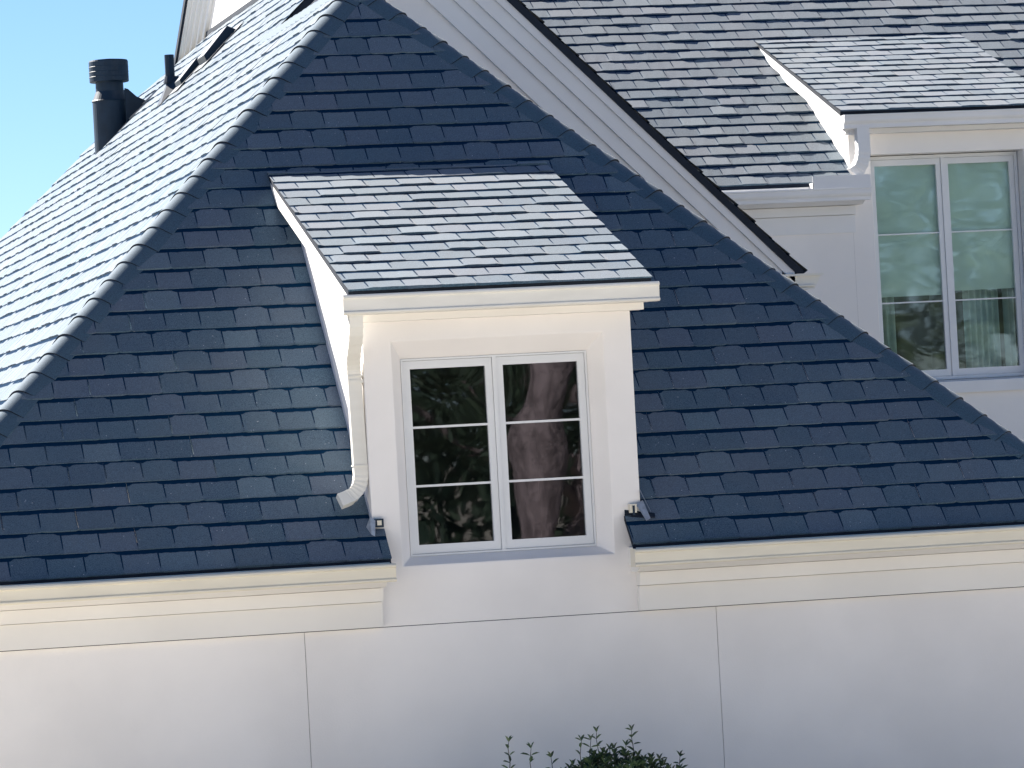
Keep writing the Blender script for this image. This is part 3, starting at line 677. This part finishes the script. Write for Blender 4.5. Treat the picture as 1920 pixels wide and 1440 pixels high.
# ------------------------------------------------------------------ shrub in front of the wall
def shrub():
    rs = random.Random(5); root = empty('shrub', (0.05, -1.6, -3.5), 'dark leafy shrub with thin upright sprigs rising in front of the pale wall', 'shrub')
    st_, lf_ = MB(), MB(); O = V((0.05, -1.6, -3.5))
    def leaf(p, d, L, wd, rnd):
        d = d.normalized(); s = d.cross(V((rs.uniform(-.3, .3), rs.uniform(-.3, .3), 1))).normalized(); n = s.cross(d)
        a, b_, c_ = p+d*L*0.35+n*L*0.05, p+d*L*0.7+n*L*0.04, p+d*L-n*L*0.05
        k = [p, a+s*wd*0.5+n*0.004, b_+s*wd*0.42+n*0.004, c_, b_-s*wd*0.42+n*0.004, a-s*wd*0.5+n*0.004]
        for q in ((0, 1, 2), (0, 2, 3), (0, 3, 4), (0, 4, 5)): lf_.poly([k[i]-O for i in q], 0, None, (rnd, 0))
    def sprig(x, y, zt_, L, lean, dens=1.0, ls=0.058):
        n = max(5, int(L/0.04)); P = [V((x-lean*(1-i/n)**1.5*0.5*L+0.004*math.sin(i*1.7), y+0.01*math.sin(i*0.9), zt_-L+L*i/n)) for i in range(n+1)]
        st_.tube([p-O for p in P], [0.005-0.0032*i/n for i in range(n+1)], 5)
        a = rs.uniform(0, 6)
        for i in range(1, n+1):
            if rs.random() > 0.8*dens: continue
            for q in range(2 if rs.random() < 0.6 else 1):
                a += 2.4+rs.uniform(-.4, .4); upw = rs.uniform(0.1, 0.9)
                d = V((math.cos(a), 0.6*math.sin(a), upw)); leaf(P[i], d, ls*rs.uniform(0.7, 1.15), 0.021*rs.uniform(0.8, 1.2), rs.random())
        for s_ in (-1, 1): leaf(P[-1], V((s_*0.5, 0.2*s_, 1)), ls*0.8, 0.016, rs.random())
    # tall sprigs, as in the picture: (x, top z)
    TOPS = [(-0.514, -2.118, .45, -.02), (-0.386, -2.164, .5, .0), (-0.257, -2.227, .4, .02), (-0.087, -2.139, .5, .04), (-0.026, -2.14, .5, -.03), (0.022, -2.098, .6, .02), (0.123, -2.202, .45, -.04), (0.229, -2.101, .6, .04), (0.188, -2.188, .45, -.05), (0.345, -2.274, .4, -.08), (0.40, -2.285, .4, -.1), (0.515, -2.274, .45, .0)]
    for x, z, L, ln in TOPS:
        sprig(x, -1.6+rs.uniform(-.02, .02), z, L, ln, 1.15)
    for i in range(700):
        x = rs.gauss(0.10, 0.30) if rs.random() < 0.75 else rs.uniform(-0.62, 0.6); y = -1.6+rs.uniform(-.35, .35); top = -2.195-0.42*abs(x-0.12)**1.2-rs.random()**1.2*0.4-(0.3*abs(y+1.6))
        sprig(x, y, top, rs.uniform(0.3, 0.6), rs.uniform(-.3, .3), 1.2, 0.06)
    for i in range(14):
        a = rs.uniform(0, 6.28); x = 0.05+0.1*math.cos(a); tx = 0.05+rs.uniform(-.5, .5); ty = -1.6+rs.uniform(-.3, .3)
        st_.tube([V((x, -1.6+0.1*math.sin(a), -3.5))-O, V(((x+tx)/2, (ty-1.6)/2, -3.0))-O, V((tx, ty, -2.6))-O], [0.02, 0.014, 0.006], 6)
    for i in range(2600):
        a = rs.uniform(0, 6.28); r_ = math.sqrt(rs.random())*0.75; z = rs.uniform(-3.3, -2.6); r_ *= 0.8
        leaf(V((0.05+r_*math.cos(a), -1.6+r_*0.8*math.sin(a), z)), V((math.cos(a), math.sin(a), rs.uniform(-.3, .8))), 0.055, 0.024, rs.random())
    so = st_.build('stem', twig, root); lo = lf_.build('foliage', leaf_bush, root)
shrub()

# ------------------------------------------------------------------ trees across the way (seen in the window glass)
def tree(x, y, zb, h, tr, cr, seed, label, crown0=0.3, nleaf=2600, lean=0.0, burl=False):
    rs = random.Random(seed); root = empty('tree', (x, y, zb), label, 'tree', 'trees reflected in the window glass')
    t = MB(); f = MB(); n = 40
    P = [V((lean*(i/n)**1.3*h+0.12*math.sin(i*0.37+seed)+0.03*math.sin(i*1.9), 0.1*math.sin(i*0.27+seed*2), h*i/n)) for i in range(n+1)]
    rad = [tr*(1.25-0.85*i/n+(0.5 if i == 0 else 0)+0.10*math.sin(i*0.9+seed)+0.06*math.sin(i*2.3)) for i in range(n+1)]
    if burl:
        for i in range(n+1):
            hh = h*i/n; rad[i] = 0.165+0.10*math.exp(-((hh-3.1)/0.42)**2)+0.015*math.sin(i*2.1)+(0.12 if hh < 1.2 else 0); P[i] = V((0.17*min(1, max(0, (hh-3.2)/0.6))+0.02*math.sin(i*1.3), 0, hh))
    t.tube(P, rad, 14)
    tips = []
    for i in range(26):
        k = rs.uniform(crown0, 0.98); p = P[int(k*n)]; a = rs.uniform(0, 6.28); L = cr*rs.uniform(0.5, 1.0)*(1.1-0.5*k)
        d = V((math.cos(a), math.sin(a), rs.uniform(0.0, 0.7))).normalized(); q = p+d*L*0.5+V((0, 0, 0.2)); e_ = p+d*L+V((0, 0, rs.uniform(-.2, .5)))
        t.tube([p, q, e_], [tr*0.32*(1.2-k), tr*0.18*(1.2-k), 0.02], 6)
        for j in range(5):
            s = rs.uniform(0.45, 1.1); tips.append(p+(e_-p)*s+V((rs.gauss(0, .35), rs.gauss(0, .35), rs.gauss(0, .3))))
    for i in range(nleaf):
        c = rs.choice(tips); p = c+V((rs.gauss(0, .33), rs.gauss(0, .33), rs.gauss(0, .26))); s = rs.uniform(0.05, 0.12)
        a = V((rs.gauss(0, 1), rs.gauss(0, 1), rs.gauss(0, 1))).normalized(); b = a.cross(V((rs.gauss(0, 1), rs.gauss(0, 1), rs.gauss(0, 1)))).normalized()
        f.poly([p-a*s, p-b*s*0.45, p+a*s, p+b*s*0.45], 0, None, (rs.random(), 0))
    t.build('trunk', bark, root, smooth_=True, weld=0.001); f.build('crown', leaf_oak, root)
tree(3.12, -12.0, -3.5, 10.5, 0.25, 3.0, 3, 'thick pale trunked oak, reflected in the right sash of the front dormer window', crown0=0.52, nleaf=8840, lean=0.0, burl=True)
tree(0.4, -24, -3.5, 10.5, 0.2, 3.6, 7, 'leafy oak filling the left sash reflection of the front dormer window', crown0=0.25, nleaf=11900)
tree(7.5, -27, -3.5, 11.5, 0.26, 4.2, 9, 'dark leafy oak behind the pale trunk in the right sash reflection', crown0=0.2, nleaf=13600)
tree(11.5, -20, -3.5, 9.8, 0.22, 3.8, 12, 'bushy oak reflected low in the left half of the tall rear window', crown0=0.2, nleaf=11900)
tree(15.5, -26, -3.5, 11.0, 0.24, 4.2, 15, 'bushy oak reflected in the right half of the tall rear window', crown0=0.2, nleaf=11900)
tree(4.0, -34, -3.5, 12.0, 0.24, 4.6, 18, 'farthest oak glimpsed between nearer trees in the window glass', crown0=0.15, nleaf=11900)

# ------------------------------------------------------------------ far wood on the other side of the street
wd = MB(); rs = random.Random(77); W0 = V((14, -52, -3.5))
for i in range(42000):
    x = rs.uniform(-30, 34); hmax = 9.3+1.3*math.sin(x*0.55)+0.9*math.sin(x*1.3+1)+0.7*math.sin(x*2.9); z = hmax*rs.random()**0.7
    y = rs.gauss(0, 1.6); p = V((x, y, z)); q_ = rs.uniform(0.12, 0.3)
    a = V((rs.gauss(0, 1), rs.gauss(0, 1), rs.gauss(0, 1))).normalized(); b = a.cross(V((rs.gauss(0, 1), rs.gauss(0, 1), rs.gauss(0, 1)))).normalized()
    wd.poly([p-a*q_, p-b*q_*0.5, p+a*q_, p+b*q_*0.5], 0, None, (rs.random(), 0))
o = wd.build('wood', leaf_oak); o.location = W0; o['kind'] = 'stuff'; o['label'] = 'far off belt of dark trees mirrored in the window glass'; o['category'] = 'woodland'
